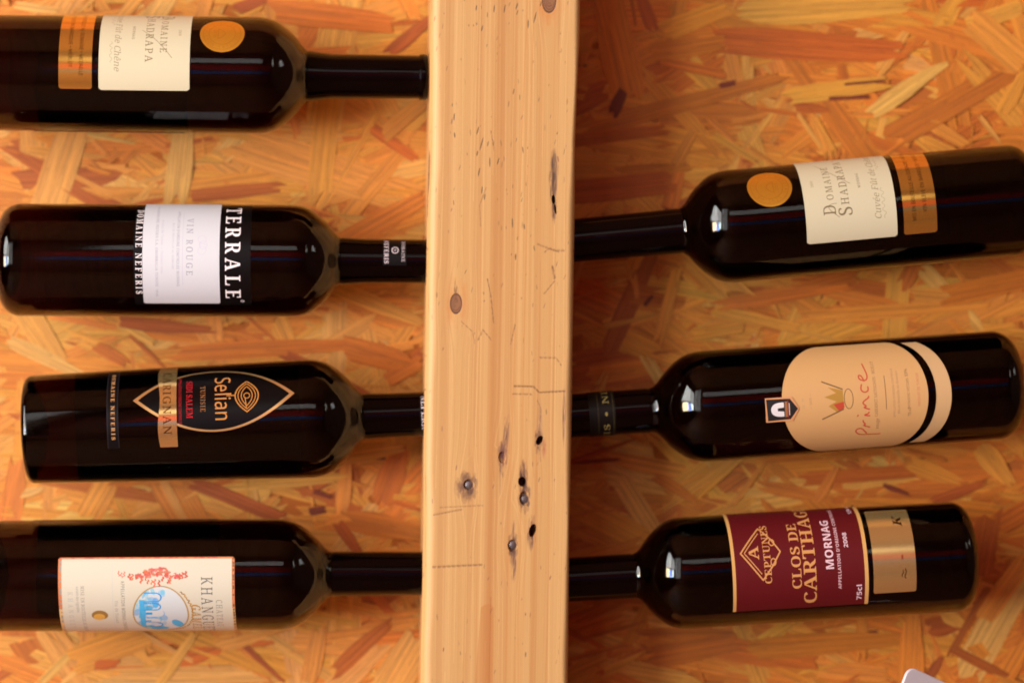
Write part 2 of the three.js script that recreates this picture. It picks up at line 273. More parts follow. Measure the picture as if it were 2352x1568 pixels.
  for (const [px, py, l] of [[1095, 18, 10], [1108, 65, 12], [1136, 20, 14], [1160, 20, 16], [1188, 14, 14], [1230, 40, 22], [1214, 55, 16], [1044, 268, 14], [1045, 310, 10], [1098, 300, 16], [1107, 330, 26], [1097, 352, 10], [1126, 372, 18], [1101, 395, 16], [1108, 436, 14], [1114, 452, 12], [1145, 370, 14], [1178, 512, 18], [1205, 520, 10], [1185, 590, 12]]) {
    x.save(); x.translate(...T(px, py)); x.rotate(rr(-0.2, 0.5)); x.fillStyle = 'rgba(92,70,40,0.62)'; x.beginPath(); x.ellipse(0, 0, 2.6 * sc, l * 0.62 * sc, 0, 0, 7); x.fill(); x.restore();
  }
});
const postM = std({ map: postTex, roughness: 0.58, bumpMap: postTex, bumpScale: 0.00035 });
const post = thing('wooden_post', 'pale pine post with knots and nail marks holding the bottle necks', 'post', POST_AT.toArray());
post.rotation.z = POST_TURN;
function postGeometry() {
  const rows = 132, depth = POST_FRONT - POST_BACK, hw = POST_W / 2, seg = 6, pos = [], idx = [];
  const wob = [0, 1, 2, 3].map(() => [rr(0, 6), rr(0, 6), rr(0, 6)]);
  const noise = (k, y) => 0.5 * Math.sin(y * 21 + wob[k][0]) + 0.35 * Math.sin(y * 47 + wob[k][1]) + 0.15 * Math.sin(y * 110 + wob[k][2]);
  let per = 0;
  for (let r = 0; r <= rows; r++) {
    const y = -POST_L / 2 + POST_L * r / rows, ring = [];
    const bulge = 0.0016 * clamp((y - 0.13) / 0.06, 0, 1);                      // the right edge stands out a little near the top
    const corners = [[hw + bulge + noise(0, y) * 0.0005, 0, 0, 0.0038 + noise(0, y) * 0.0018], [-hw + noise(1, y) * 0.0004, 0, 1, 0.0072 + noise(1, y) * 0.0012], [-hw, -depth, 2, 0.004], [hw, -depth, 3, 0.004]];
    [[corners[0][0], 0, corners[0][3], 0], [corners[1][0], 0, corners[1][3], 90], [-hw, -depth, 0.004, 180], [hw, -depth, 0.004, 270]].forEach(([cx, cz, rad, a0], k) => {
      const ox = cx - Math.sign(cx) * rad, oz = k < 2 ? cz - rad : cz + rad;
      for (let i = 0; i <= seg; i++) { const a = (a0 + 90 * i / seg) * RAD; ring.push([ox + Math.cos(a) * rad, y, oz + Math.sin(a) * rad]); }
    });
    per = ring.length; ring.forEach((p) => pos.push(...p));
  }
  for (let r = 0; r < rows; r++) for (let i = 0; i < per; i++) { const a = r * per + i, b = r * per + (i + 1) % per, c = a + per, d = b + per; idx.push(a, c, b, b, c, d); }
  for (const [r, up] of [[0, 0], [rows, 1]]) {
    const c = pos.length / 3; pos.push(0, -POST_L / 2 + POST_L * r / rows, -depth / 2);
    for (let i = 0; i < per; i++) { const a = r * per + i, b = r * per + (i + 1) % per; up ? idx.push(c, b, a) : idx.push(c, a, b); }
  }
  const g = new THREE.BufferGeometry();
  g.setAttribute('position', new THREE.BufferAttribute(new Float32Array(pos), 3)); g.setIndex(idx); g.computeVertexNormals();
  g.setAttribute('uv', new THREE.BufferAttribute(new Float32Array(pos.length / 3 * 2), 2));
  return g;
}

// ------------------------------------------------------------------ bottles
const PX = 1 / PPM;
// base and a point of the neck in picture units, in the plane of the axes; shoulder, neck and length in metres from the base
const BOTTLES = [
  { k: 'shadrapaLeft', base: [-99, 166], neck: [990, 177.5], R0: 0.0373, R1: 0.0379, ys: 0.194, yn: 0.2325, L: 0.3065, heel: 0.008, lip: true, dark: 0.75, cap: 0.2295,
    label: 'dark bottle with cream label and round gold seal, topmost on the left' },
  { k: 'terrale', base: [1, 596.5], neck: [980, 600], R0: 0.0366, R1: 0.0364, ys: 0.1885, yn: 0.224, L: 0.3, heel: 0.013, dark: 0.55, cap: 0.2230,
    label: 'black bottle with white label and big white capital letters' },
  { k: 'selian', base: [62, 986.6], neck: [975, 950.5], R0: 0.0352, R1: 0.0385, ys: 0.1832, yn: 0.2217, L: 0.2972, heel: 0.0045, dark: 0.5, cap: 0.2217,
    label: 'black bottle with gold eye-shaped outline and red lettering on its label' },
  { k: 'khanguet', base: [-30, 1322.5], neck: [968, 1316.5], R0: 0.036, R1: 0.036, ys: 0.188, yn: 0.2255, L: 0.3, heel: 0.01, dark: 0.55, cap: 0.2265,
    label: 'dark bottle with cream label, blue picture and red ornament, lowest on the left' },
  { k: 'shadrapaRight', base: [2366, 457], neck: [1316, 552.5], R0: 0.0364, R1: 0.0366, ys: 0.195, yn: 0.2295, L: 0.312, heel: 0.013, dark: 0.16, cap: 0.2300,
    label: 'dark tilted bottle with cream label and round gold seal, topmost on the right' },
  { k: 'prince', base: [2338, 881], neck: [1311, 955], R0: 0.0355, R1: 0.0362, ys: 0.203, yn: 0.24, L: 0.308, heel: 0.016, dark: 0.14, cap: 0.2420,
    label: 'black bottle with peach barrel-shaped label and red handwriting, middle of the right row' },
  { k: 'carthage', base: [2229, 1276.1], neck: [1307, 1331], R0: 0.0357, R1: 0.0362, ys: 0.1862, yn: 0.2197, L: 0.2972, heel: 0.012, dark: 0.14, cap: 0.2212,
    label: 'black bottle with dark red label and gold strip, lowest on the right' },
];
const SHOULDER = new THREE.CatmullRomCurve3([[0, 1], [0.17, 0.975], [0.339, 0.895], [0.528, 0.697], [0.717, 0.406], [0.811, 0.21], [0.907, 0.06], [1, 0.0]].map(([t, k]) => new THREE.Vector3(t, k, 0)));
const RN = 0.0141, RT = 0.0135;
const radiusAt = (b, y) => {
  if (y <= b.ys) return lerp(b.R0, b.R1, clamp(y / b.ys, 0, 1));
  if (y >= b.yn) return lerp(RN, RT, (y - b.yn) / (b.L - b.yn));
  const t = (y - b.ys) / (b.yn - b.ys); let lo = 0, hi = 1; for (let i = 0; i < 30; i++) { const m = (lo + hi) / 2; SHOULDER.getPoint(m).x < t ? (lo = m) : (hi = m); }
  return RN + (b.R1 - RN) * clamp(SHOULDER.getPoint(lo).y, 0, 1);
};
function glassGeometry(b) {
  const p = [[0.0001, 0.016], [0.012, 0.013], [0.022, 0.006], [b.R0 - b.heel - 0.003, 0.0012], [b.R0 - b.heel, 0]];
  for (let i = 1; i <= 10; i++) { const a = i * 9 * RAD; p.push([b.R0 - b.heel + Math.sin(a) * b.heel, b.heel * (1 - Math.cos(a)) ]); }
  for (let i = 1; i <= 10; i++) p.push([radiusAt(b, lerp(b.heel, b.ys, i / 10)), lerp(b.heel, b.ys, i / 10)]);
  for (let i = 1; i <= 28; i++) { const y = lerp(b.ys, b.yn, i / 28); p.push([radiusAt(b, y), y]); }
  for (let i = 1; i <= 4; i++) { const y = lerp(b.yn, b.L - 0.001, i / 4); p.push([radiusAt(b, y), y]); }
  p.push([RT - 0.001, b.L - 0.0006], [0.0001, b.L - 0.0006]);
  return new THREE.LatheGeometry(p.map(([r, y]) => new THREE.Vector2(r, y)), 96);
}
// a sheet stuck on the bottle: s runs round it (metres, middle at angle mid), y along it
function bent(b, mid, s0, s1, yLo, yHi, off = 0.00018, n = 44, m = 6) {
  const pos = [], uv = [], nor = [], idx = []; let a0 = 1e9, a1 = -1e9;
  for (let i = 0; i <= n; i++) { const s = lerp(s0, s1, i / n); a0 = Math.min(a0, yLo(s)); a1 = Math.max(a1, yHi(s)); }
  for (let i = 0; i <= n; i++) for (let j = 0; j <= m; j++) {
    const s = lerp(s0, s1, i / n), y = lerp(yLo(s), yHi(s), j / m), r = radiusAt(b, y) + off, ph = mid + s / b.R1;
    pos.push(Math.sin(ph) * r, y, Math.cos(ph) * r); nor.push(Math.sin(ph), 0, Math.cos(ph)); uv.push(i / n, (y - a0) / (a1 - a0));
  }
  for (let i = 0; i < n; i++) for (let j = 0; j < m; j++) { const a = i * (m + 1) + j, c = a + m + 1; idx.push(a, c, a + 1, a + 1, c, c + 1); }
  const g = new THREE.BufferGeometry();
  g.setAttribute('position', new THREE.BufferAttribute(new Float32Array(pos), 3)); g.setAttribute('normal', new THREE.BufferAttribute(new Float32Array(nor), 3)); g.setAttribute('uv', new THREE.BufferAttribute(new Float32Array(uv), 2)); g.setIndex(idx);
  return g;
}
// rectangle with rounded corners
function rectLabel(b, midDeg, width, y0, y1, rad = 0.0012, off, n) {
  const hw = width / 2, cut = (s) => { const d = hw - Math.abs(s); return d >= rad ? 0 : rad - Math.sqrt(Math.max(0, rad * rad - (rad - d) ** 2)); };
  return bent(b, midDeg * RAD, -hw, hw, (s) => y0 + cut(s), (s) => y1 - cut(s), off, n ?? 60);
}
function discLabel(b, midDeg, rad, yc, off) { return bent(b, midDeg * RAD, -rad, rad, (s) => yc - Math.sqrt(Math.max(0, rad * rad - s * s)), (s) => yc + Math.sqrt(Math.max(0, rad * rad - s * s)), off, 40, 8); }

const paper = (map, o = {}) => phy({ map, roughness: 0.62, specularIntensity: o.roughness ? 0.45 : 1, ...o });
const foil = (map, o = {}) => std({ map, roughness: 0.34, metalness: 0.8, ...o });
function put(x, s, px, py, size, color, font = 'serif', opt = {}) {
  x.save(); x.translate(px, py); if (opt.turn) x.rotate(opt.turn); x.scale(opt.sx ?? 1, 1); x.fillStyle = color; x.textAlign = opt.align ?? 'center'; x.textBaseline = 'middle'; x.font = `${opt.style ?? ''} ${size}px ${font}`;
  if (opt.space) { const w = [...s].map((c) => x.measureText(c).width + opt.space); let at = -w.reduce((a, c) => a + c, -opt.space) / 2; x.textAlign = 'left'; [...s].forEach((c, i) => { x.fillText(c, at, 0); at += w[i]; }); } else x.fillText(s, 0, 0);
  x.restore();
}
const specks = (x, w, h, n, a) => { for (let i = 0; i < n; i++) { const v = rnd() < 0.5 ? 255 : 60; x.fillStyle = `rgba(${v},${v * 0.95 | 0},${v * 0.85 | 0},${rnd() * a})`; x.fillRect(rnd() * w, rnd() * h, rr(1, 3), rr(1, 3)); } };
const squiggle = (x, px, py, len, amp, color, wd) => { x.strokeStyle = color; x.lineWidth = wd; x.lineCap = 'round'; x.beginPath(); x.moveTo(px, py); for (let i = 1; i <= len / amp; i++) x.quadraticCurveTo(px + (i - 0.5) * amp, py + (i % 2 ? -1 : 1) * amp * rr(0.3, 1.1), px + i * amp, py + rr(-0.3, 0.3) * amp); x.stroke(); };

// --- printed matter
const shadrapaTex = canvasTex(800, 560, (x, w, h) => {
  x.fillStyle = 'rgb(206,194,160)'; x.fillRect(0, 0, w, h); specks(x, w, h, 500, 0.06);
  const c = 'rgb(122,104,72)';
  put(x, '2008', w / 2, 66, 24, 'rgb(150,134,100)');
  put(x, 'D', w / 2 - 190, 152, 108, c, 'serif', { sx: 0.9 }); put(x, 'OMAINE', w / 2 + 14, 164, 56, c, 'serif', { space: 10 });
  put(x, 'S', w / 2 - 206, 248, 118, c); put(x, 'HADRAPA', w / 2 + 26, 252, 66, c, 'serif', { space: 10 });
  x.strokeStyle = c; x.lineWidth = 3; x.beginPath(); x.moveTo(w / 2 - 20, 300); x.quadraticCurveTo(w / 2 + 60, 200, w / 2 + 190, 110); x.stroke();
  x.beginPath(); x.moveTo(w / 2 - 240, 210); x.quadraticCurveTo(w / 2 - 150, 90, w / 2 - 150, 200); x.stroke();
  put(x, 'MORNAG', w / 2, 352, 24, 'rgb(112,98,72)', 'sans-serif', { space: 3 });
  put(x, 'Cuvée Fût de Chêne', w / 2, 446, 54, 'rgb(152,136,106)', 'serif', { style: 'italic', sx: 1.1 });
  squiggle(x, w / 2 - 270, 488, 210, 22, 'rgb(150,134,104)', 2); squiggle(x, w / 2 + 80, 486, 160, 18, 'rgb(150,134,104)', 2);
});
const bandTex = canvasTex(800, 224, (x, w, h) => {
  x.fillStyle = 'rgb(244,186,88)'; x.fillRect(0, 0, w, h); specks(x, w, h, 700, 0.12);
  put(x, 'MIS EN BOUTEILLE AU DOMAINE • MEDAILLE', w / 2, 74, 36, 'rgb(76,44,20)', 'sans-serif', { sx: 0.86 });
  put(x, 'VIN ELEVE EN BARRIQUE • MERLOT', w / 2, 148, 36, 'rgb(84,50,22)', 'sans-serif', { sx: 0.92 });
});
const sealTex = canvasTex(256, 256, (x, w, h) => {
  x.fillStyle = 'rgb(229,160,52)'; x.fillRect(0, 0, w, h); x.strokeStyle = 'rgb(218,148,44)'; x.lineWidth = 5; x.beginPath(); x.arc(128, 128, 108, 0, 7); x.stroke();
  x.beginPath(); x.arc(128, 128, 76, 0, 7); x.stroke(); for (let i = 0; i < 26; i++) put(x, 'CONCOURS MONDIAL VINS OR '[i] ?? '', 128 + Math.sin(i * 0.2417) * 92, 128 - Math.cos(i * 0.2417) * 92, 24, 'rgb(214,142,42)', 'sans-serif', { turn: i * 0.2417 });
  x.beginPath(); x.moveTo(90, 150); x.quadraticCurveTo(128, 70, 166, 150); x.closePath(); x.stroke(); put(x, '2010', 128, 168, 26, 'rgb(214,142,42)', 'sans-serif');
});
const sealBump = sealTex;
const terraleTex = canvasTex(1024, 860, (x, w, h) => {   // black label: name above, estate below; the white label lies on it
  x.fillStyle = 'rgb(9,7,8)'; x.fillRect(0, 0, w, h);
  put(x, 'TERRALE', w / 2, 134, 156, 'rgb(236,226,226)', 'serif', { style: 'bold', sx: 0.9, space: 36 });
  put(x, '®', w / 2 + 462, 66, 40, 'rgb(230,220,220)');
  put(x, 'DOMAINE NEFERIS', w / 2, 822, 68, 'rgb(238,228,228)', 'serif', { style: 'bold', sx: 0.88, space: 16 });
});
const vinRougeTex = canvasTex(900, 512, (x, w, h) => {
  x.fillStyle = 'rgb(205,204,208)'; x.fillRect(0, 0, w, h); specks(x, w, h, 300, 0.04);
  const g = 'rgb(150,146,162)';
  x.strokeStyle = 'rgb(196,190,206)'; x.lineWidth = 3; for (const k of [-1, 0, 1]) { x.beginPath(); x.ellipse(w / 2 + k * 40, 108 + Math.abs(k) * 8, 30, 26, k * 0.5, 0, 7); x.stroke(); }
  x.beginPath(); x.moveTo(w / 2, 90); x.lineTo(w / 2 - 18, 130); x.lineTo(w / 2 + 18, 130); x.stroke();
  put(x, 'VIN ROUGE', w / 2, 200, 58, g, 'serif', { space: 14 });
  x.fillStyle = 'rgb(190,186,200)'; x.fillRect(160, 244, w - 320, 3);
  put(x, 'APPELLATION D’ORIGINE CONTROLEE MORNAG', w / 2, 276, 26, g, 'sans-serif', { space: 1 }); put(x, 'MIS EN BOUTEILLE AU DOMAINE', w / 2, 308, 20, 'rgb(176,172,186)', 'sans-serif', { space: 2 });
  put(x, 'Produit de Tunisie — Tunisian wine', w / 2, 382, 24, 'rgb(186,182,196)', 'serif'); put(x, 'DOMAINE NEFERIS S.A. GROMBALIA TUNISIE', w / 2, 418, 24, g, 'serif', { space: 2 });
  put(x, '13% vol', 110, 418, 20, g); put(x, '750 ml', w - 100, 418, 20, g);
});
const neckTex = canvasTex(360, 256, (x, w, h) => { x.fillStyle = 'rgb(10,6,7)'; x.fillRect(0, 0, w, h); const c = 'rgb(216,200,202)'; put(x, 'DOMAINE', w / 2, 34, 50, c, 'serif', { space: 6 }); x.strokeStyle = c; x.lineWidth = 9; x.beginPath(); x.ellipse(w / 2, 122, 38, 34, 0, 0, 7); x.stroke(); put(x, 'N', w / 2, 124, 44, c); put(x, 'NEFERIS', w / 2, 216, 66, c, 'serif', { style: 'bold', space: 5 }); });
const neckTex2 = canvasTex(360, 90, (x, w, h) => { x.fillStyle = 'rgb(10,6,7)'; x.fillRect(0, 0, w, h); put(x, 'NEFERIS', w / 2, 46, 80, 'rgb(206,196,200)', 'serif', { style: 'bold', space: 5 }); });
const neckTex3 = canvasTex(512, 180, (x, w, h) => { x.fillStyle = 'rgb(15,11,8)'; x.fillRect(0, 0, w, h); put(x, 'NEFERIS • NEFERIS', w / 2, 118, 58, 'rgb(120,104,58)', 'serif', { style: 'bold', space: 6 }); x.fillStyle = 'rgb(70,60,30)'; x.fillRect(0, 60, w, 3); x.fillRect(0, 164, w, 3); });
const selianTex = canvasTex(500, 1116, (x, w, h) => {     // the eye-shaped label, 46 x 103 mm; the neck end is up
  x.fillStyle = 'rgb(7,5,6)'; x.fillRect(0, 0, w, h); const m = w / 2;
  put(x, 'Selian', m + 2, 498, 150, 'rgb(196,128,66)', 'sans-serif', { sx: 0.88 });
  put(x, 'TUNISIE', m + 6, 634, 46, 'rgb(168,112,70)', 'serif', { space: 3 });
  put(x, 'SIDI SALEM', m, 728, 58, 'rgb(180,26,36)', 'serif', { style: 'bold', sx: 0.86 });
  put(x, 'APPELLATION D’ORIGINE CONTROLEE', m + 4, 792, 28, 'rgb(160,24,30)', 'sans-serif', { style: 'bold', sx: 0.74 });
  x.strokeStyle = 'rgb(190,122,56)'; x.lineWidth = 9;
  const eye = (rx, ry) => { x.beginPath(); x.moveTo(m - rx, 330); x.quadraticCurveTo(m, 330 - ry * 2, m + rx, 330); x.quadraticCurveTo(m, 330 + ry * 2, m - rx, 330); x.stroke(); };
  eye(118, 80); x.lineWidth = 7; eye(98, 60); eye(74, 38); x.beginPath(); x.arc(m, 330, 20, 0, 7); x.stroke(); x.beginPath(); x.moveTo(m + 12, 342); x.lineTo(m + 90, 334); x.stroke(); x.lineWidth = 9; x.beginPath(); x.moveTo(m - 6, 414); x.lineTo(m - 6, 470); x.stroke();
});
const carignanTex = canvasTex(900, 200, (x, w, h) => { x.fillStyle = 'rgb(250,208,134)'; x.fillRect(0, 0, w, h); specks(x, w, h, 400, 0.1); put(x, 'CARIGNAN', w / 2, 100, 116, 'rgb(120,80,46)', 'serif', { space: 8 }); });
const estateTex = canvasTex(900, 130, (x, w, h) => { x.fillStyle = 'rgb(13,11,13)'; x.fillRect(0, 0, w, h); x.fillStyle = 'rgb(40,36,42)'; x.fillRect(0, 0, w, 6); x.fillRect(0, h - 8, w, 8); put(x, 'DOMAINE NEFERIS', w / 2, 62, 58, 'rgb(206,150,96)', 'serif', { style: 'bold', space: 12 }); });
const khanguetTex = canvasTex(900, 1024, (x, w, h) => {
  x.fillStyle = 'rgb(206,120,70)'; x.fillRect(0, 0, w, h); x.fillStyle = 'rgb(222,180,120)'; x.fillRect(w * 0.45, 0, w * 0.55, h); for (let i = 0; i < 160; i++) { const e = i % 4, t = rnd(); x.fillStyle = ['rgb(120,84,50)', 'rgb(228,196,140)', 'rgb(196,74,54)', 'rgb(150,150,140)'][i * 7 % 4]; e < 2 ? x.fillRect(t * w, e ? h - 18 : 2, rr(6, 22), 10) : x.fillRect(e === 2 ? 2 : w - 12, t * h, 9, rr(6, 22)); }
  x.fillStyle = 'rgb(208,200,178)'; x.fillRect(13, 16, w - 26, h - 36); specks(x, w, h, 700, 0.05);
  const g = 'rgb(104,100,92)';
  put(x, 'CHATEAU', w / 2 + 30, 92, 50, 'rgb(140,136,124)', 'serif', { space: 10 }); put(x, 'KHANGUET', w / 2, 162, 92, g, 'serif', { space: 16, sx: 0.95 });
  // oval picture with sky, hills and white domed houses in blue
  const ox = w / 2 + 10, oy = 434; x.fillStyle = 'rgb(204,208,208)'; x.beginPath(); x.ellipse(ox, oy, 236, 156, 0, 0, 7); x.fill(); x.save(); x.clip();
  for (let i = 0; i < 64; i++) { x.fillStyle = `rgba(${rr(30, 110) | 0},${rr(140, 186) | 0},${rr(205, 235) | 0},${rr(0.2, 0.6)})`; x.beginPath(); x.ellipse(ox + rr(-200, 220), oy + rr(-20, 150), rr(12, 46), rr(6, 26), rr(-0.4, 0.4), 0, 7); x.fill(); }
  x.fillStyle = 'rgba(56,170,226,0.85)'; x.fillRect(ox - 130, oy + 92, 330, 30); x.beginPath(); x.ellipse(ox + 196, oy + 6, 32, 44, 0, 0, 7); x.fill(); x.beginPath(); x.ellipse(ox + 120, oy - 96, 60, 30, -0.4, 0, 7); x.fill();
  x.fillStyle = 'rgb(206,210,210)'; x.fillRect(ox - 40, oy + 16, 70, 70); x.beginPath(); x.arc(ox - 5, oy + 16, 34, Math.PI, 0); x.fill(); x.fillRect(ox + 50, oy + 34, 60, 56); x.beginPath(); x.arc(ox + 80, oy + 34, 28, Math.PI, 0); x.fill();
  x.strokeStyle = 'rgb(40,140,206)'; x.lineWidth = 8; for (const [ax, aw] of [[-150, 36], [-70, 30], [130, 34]]) { x.beginPath(); x.moveTo(ox + ax - aw, oy + 96); x.lineTo(ox + ax - aw, oy + 30); x.arc(ox + ax, oy + 30, aw, Math.PI, 0); x.lineTo(ox + ax + aw, oy + 96); x.stroke(); }
  x.fillStyle = 'rgb(44,146,208)'; x.fillRect(ox - 16, oy + 50, 22, 36); x.fillRect(ox + 72, oy + 60, 16, 30); x.restore();
  x.strokeStyle = 'rgb(176,142,82)'; x.lineWidth = 9; x.beginPath(); x.ellipse(ox, oy, 238, 160, 0, 0, 7); x.stroke();
  // red scroll and gold ornament round the picture
  for (let i = 0; i < 90; i++) { const t = rnd(), w2 = 26 * Math.sin(t * 3.1) + 8; x.fillStyle = `rgba(${rr(186, 214) | 0},${rr(70, 120) | 0},${rr(56, 96) | 0},0.75)`; x.beginPath(); x.ellipse(150 - 36 * Math.sin(t * Math.PI) + rr(-w2, w2), lerp(322, 566, t), rr(3, 12), rr(5, 20), rr(-1, 1), 0, 7); x.fill(); }
  for (let i = 0; i < 16; i++) { const t = i / 15; squiggle(x, lerp(118, 170, Math.sin(t * 3)) + rr(-14, 14), lerp(282, 610, t) + rr(-8, 8), rr(26, 60), 14, `rgb(${rr(190, 216) | 0},${rr(70, 110) | 0},${rr(56, 84) | 0})`, rr(6, 12)); }
  for (let i = 0; i < 3; i++) squiggle(x, 100 + rr(0, 20), 640 + i * 16, 46, 12, 'rgb(208,110,90)', 6);
  for (let i = 0; i < 20; i++) { const a = -2.4 + i * 0.12; x.save(); x.translate(ox + Math.cos(a) * 250, oy + Math.sin(a) * 176 - 10); x.rotate(a + 1.5); squiggle(x, -14, 0, 30, 13, i % 3 ? 'rgb(182,136,58)' : 'rgb(146,106,46)', 7); x.restore(); }
  put(x, 'GAMEL', ox + 60, oy - 206, 74, 'rgb(176,128,52)', 'serif', { style: 'bold italic', space: 8 });
  put(x, 'APPELLATION MORNAG CONTROLEE', w / 2, 650, 28, g, 'sans-serif', { space: 3 }); put(x, 'Vin de Tunisie', w / 2, 690, 26, 'rgb(150,146,136)', 'serif', { space: 4 });
  x.fillStyle = 'rgb(196,192,184)'; x.fillRect(60, 708, w - 120, 3);
  x.fillStyle = 'rgb(150,112,52)'; x.beginPath(); x.arc(w / 2 + 20, 790, 48, 0, 7); x.fill(); x.fillStyle = 'rgb(212,160,70)'; x.beginPath(); x.arc(w / 2 + 38, 794, 34, 0, 7); x.fill(); put(x, '♦', w / 2 + 12, 790, 50, 'rgb(238,226,200)');
  put(x, 'MISE EN BOUTEILLE AU CHATEAU', w / 2 + 40, 884, 28, 'rgb(130,126,118)', 'serif', { space: 3 }); put(x, 'société des vignobles', w / 2 - 120, 914, 22, 'rgb(150,146,138)'); put(x, 'KHANGUET', w / 2, 956, 40, 'rgb(176,174,164)', 'serif', { space: 22 });
});
const princeTex = canvasTex(900, 1000, (x, w, h) => {
  x.fillStyle = 'rgb(208,158,100)'; x.fillRect(0, 0, w, h); specks(x, w, h, 900, 0.05);
  const m = w / 2, d = 'rgb(128,92,58)', red = 'rgb(190,66,44)';
  put(x, '“ ”', m - 10, 158, 60, 'rgb(190,150,106)'); put(x, '— 2008 —', m, 196, 22, 'rgb(170,130,92)');
  x.fillStyle = 'rgb(176,128,48)'; x.beginPath(); x.moveTo(m - 90, 380); x.lineTo(m - 40, 316); x.lineTo(m - 12, 372); x.lineTo(m + 22, 290); x.lineTo(m + 44, 372); x.lineTo(m + 86, 320); x.lineTo(m + 60, 420); x.lineTo(m - 56, 420); x.fill();
  x.fillStyle = 'rgb(188,66,40)'; x.beginPath(); x.moveTo(m - 84, 392); x.lineTo(m - 30, 350); x.lineTo(m - 16, 422); x.lineTo(m - 56, 424); x.fill();
  x.strokeStyle = 'rgb(116,86,50)'; x.lineWidth = 9; x.beginPath(); x.moveTo(m - 128, 270); x.lineTo(m - 66, 420); x.moveTo(m + 128, 280); x.lineTo(m + 66, 420); x.stroke(); x.lineWidth = 5; x.beginPath(); x.ellipse(m, 456, 66, 30, 0, 0, 7); x.stroke();
  // handwritten name
  x.strokeStyle = red; x.lineWidth = 9; x.lineCap = 'round'; x.lineJoin = 'round';
  const hand = (pts) => { x.beginPath(); x.moveTo(m + pts[0][0], 560 + pts[0][1]); for (let i = 1; i < pts.length - 1; i++) x.quadraticCurveTo(m + pts[i][0], 560 + pts[i][1], m + (pts[i][0] + pts[i + 1][0]) / 2, 560 + (pts[i][1] + pts[i + 1][1]) / 2); x.stroke(); };
  hand([[-278, 110], [-276, 40], [-272, -40], [-230, -66], [-212, -20], [-262, 16], [-264, 18]]); hand([[-212, 36], [-196, -16], [-190, 10], [-166, -12], [-150, -8]]); hand([[-126, 34], [-120, -14], [-110, 30], [-92, 30]]); hand([[-122, -48], [-118, -44], [-116, -46]]);
  hand([[-80, 34], [-66, -14], [-60, 20], [-36, -16], [-14, 10], [-2, 34], [14, 30]]); hand([[88, -10], [52, -22], [32, 10], [48, 38], [92, 26]]); hand([[112, 10], [150, 0], [156, -26], [122, -20], [112, 24], [142, 40], [206, 22], [270, 6]]);
  put(x, 'CABERNET SAUVIGNON · MERLOT', m + 60, 640, 28, d, 'serif', { space: 1, sx: 0.8 }); put(x, 'rouge', m - 190, 648, 30, d, 'serif');
  x.fillStyle = d; x.fillRect(m - 90, 708, 230, 5); put(x, 'APPELLATION D’ORIGINE CONTROLEE', m + 20, 764, 20, 'rgb(160,118,80)', 'sans-serif'); put(x, 'Mis en bouteille au domaine', m + 20, 796, 22, 'rgb(160,118,80)', 'serif');
  put(x, '75 cl', m - 120, 868, 28, d, 'serif', { style: 'bold' }); put(x, '13%', m + 150, 862, 28, d, 'serif', { style: 'bold' }); put(x, 'DOMAINE NEFERIS', m + 10, 866, 22, d, 'serif');
  put(x, 'PRODUIT DE TUNISIE', m + 30, 936, 24, 'rgb(190,110,76)', 'sans-serif');
});
const princeStripTex = canvasTex(700, 120, (x, w, h) => { x.fillStyle = 'rgb(204,162,112)'; x.fillRect(0, 0, w, h); put(x, 'Domaine Neferis · Tunisie', w / 2, 62, 30, 'rgb(196,158,114)', 'serif', { space: 3 }); });
const stickerTex = canvasTex(220, 320, (x, w, h) => {
  x.fillStyle = 'rgb(212,146,96)'; x.fillRect(0, 0, w, h); x.fillStyle = 'rgb(24,18,18)'; x.beginPath(); x.moveTo(12, 20); x.lineTo(208, 10); x.lineTo(202, 236); x.lineTo(110, 308); x.lineTo(18, 236); x.fill();
  x.fillStyle = 'rgb(226,218,216)'; x.beginPath(); x.moveTo(46, 176); x.quadraticCurveTo(40, 56, 110, 52); x.quadraticCurveTo(180, 56, 174, 176); x.lineTo(128, 176); x.lineTo(122, 116); x.lineTo(98, 116); x.lineTo(92, 176); x.fill();
  x.fillStyle = 'rgb(160,96,52)'; x.fillRect(40, 184, 140, 26); x.fillStyle = 'rgb(206,182,160)'; x.fillRect(54, 222, 110, 9); x.fillStyle = 'rgb(160,40,40)'; x.fillRect(30, 214, 160, 5);
});
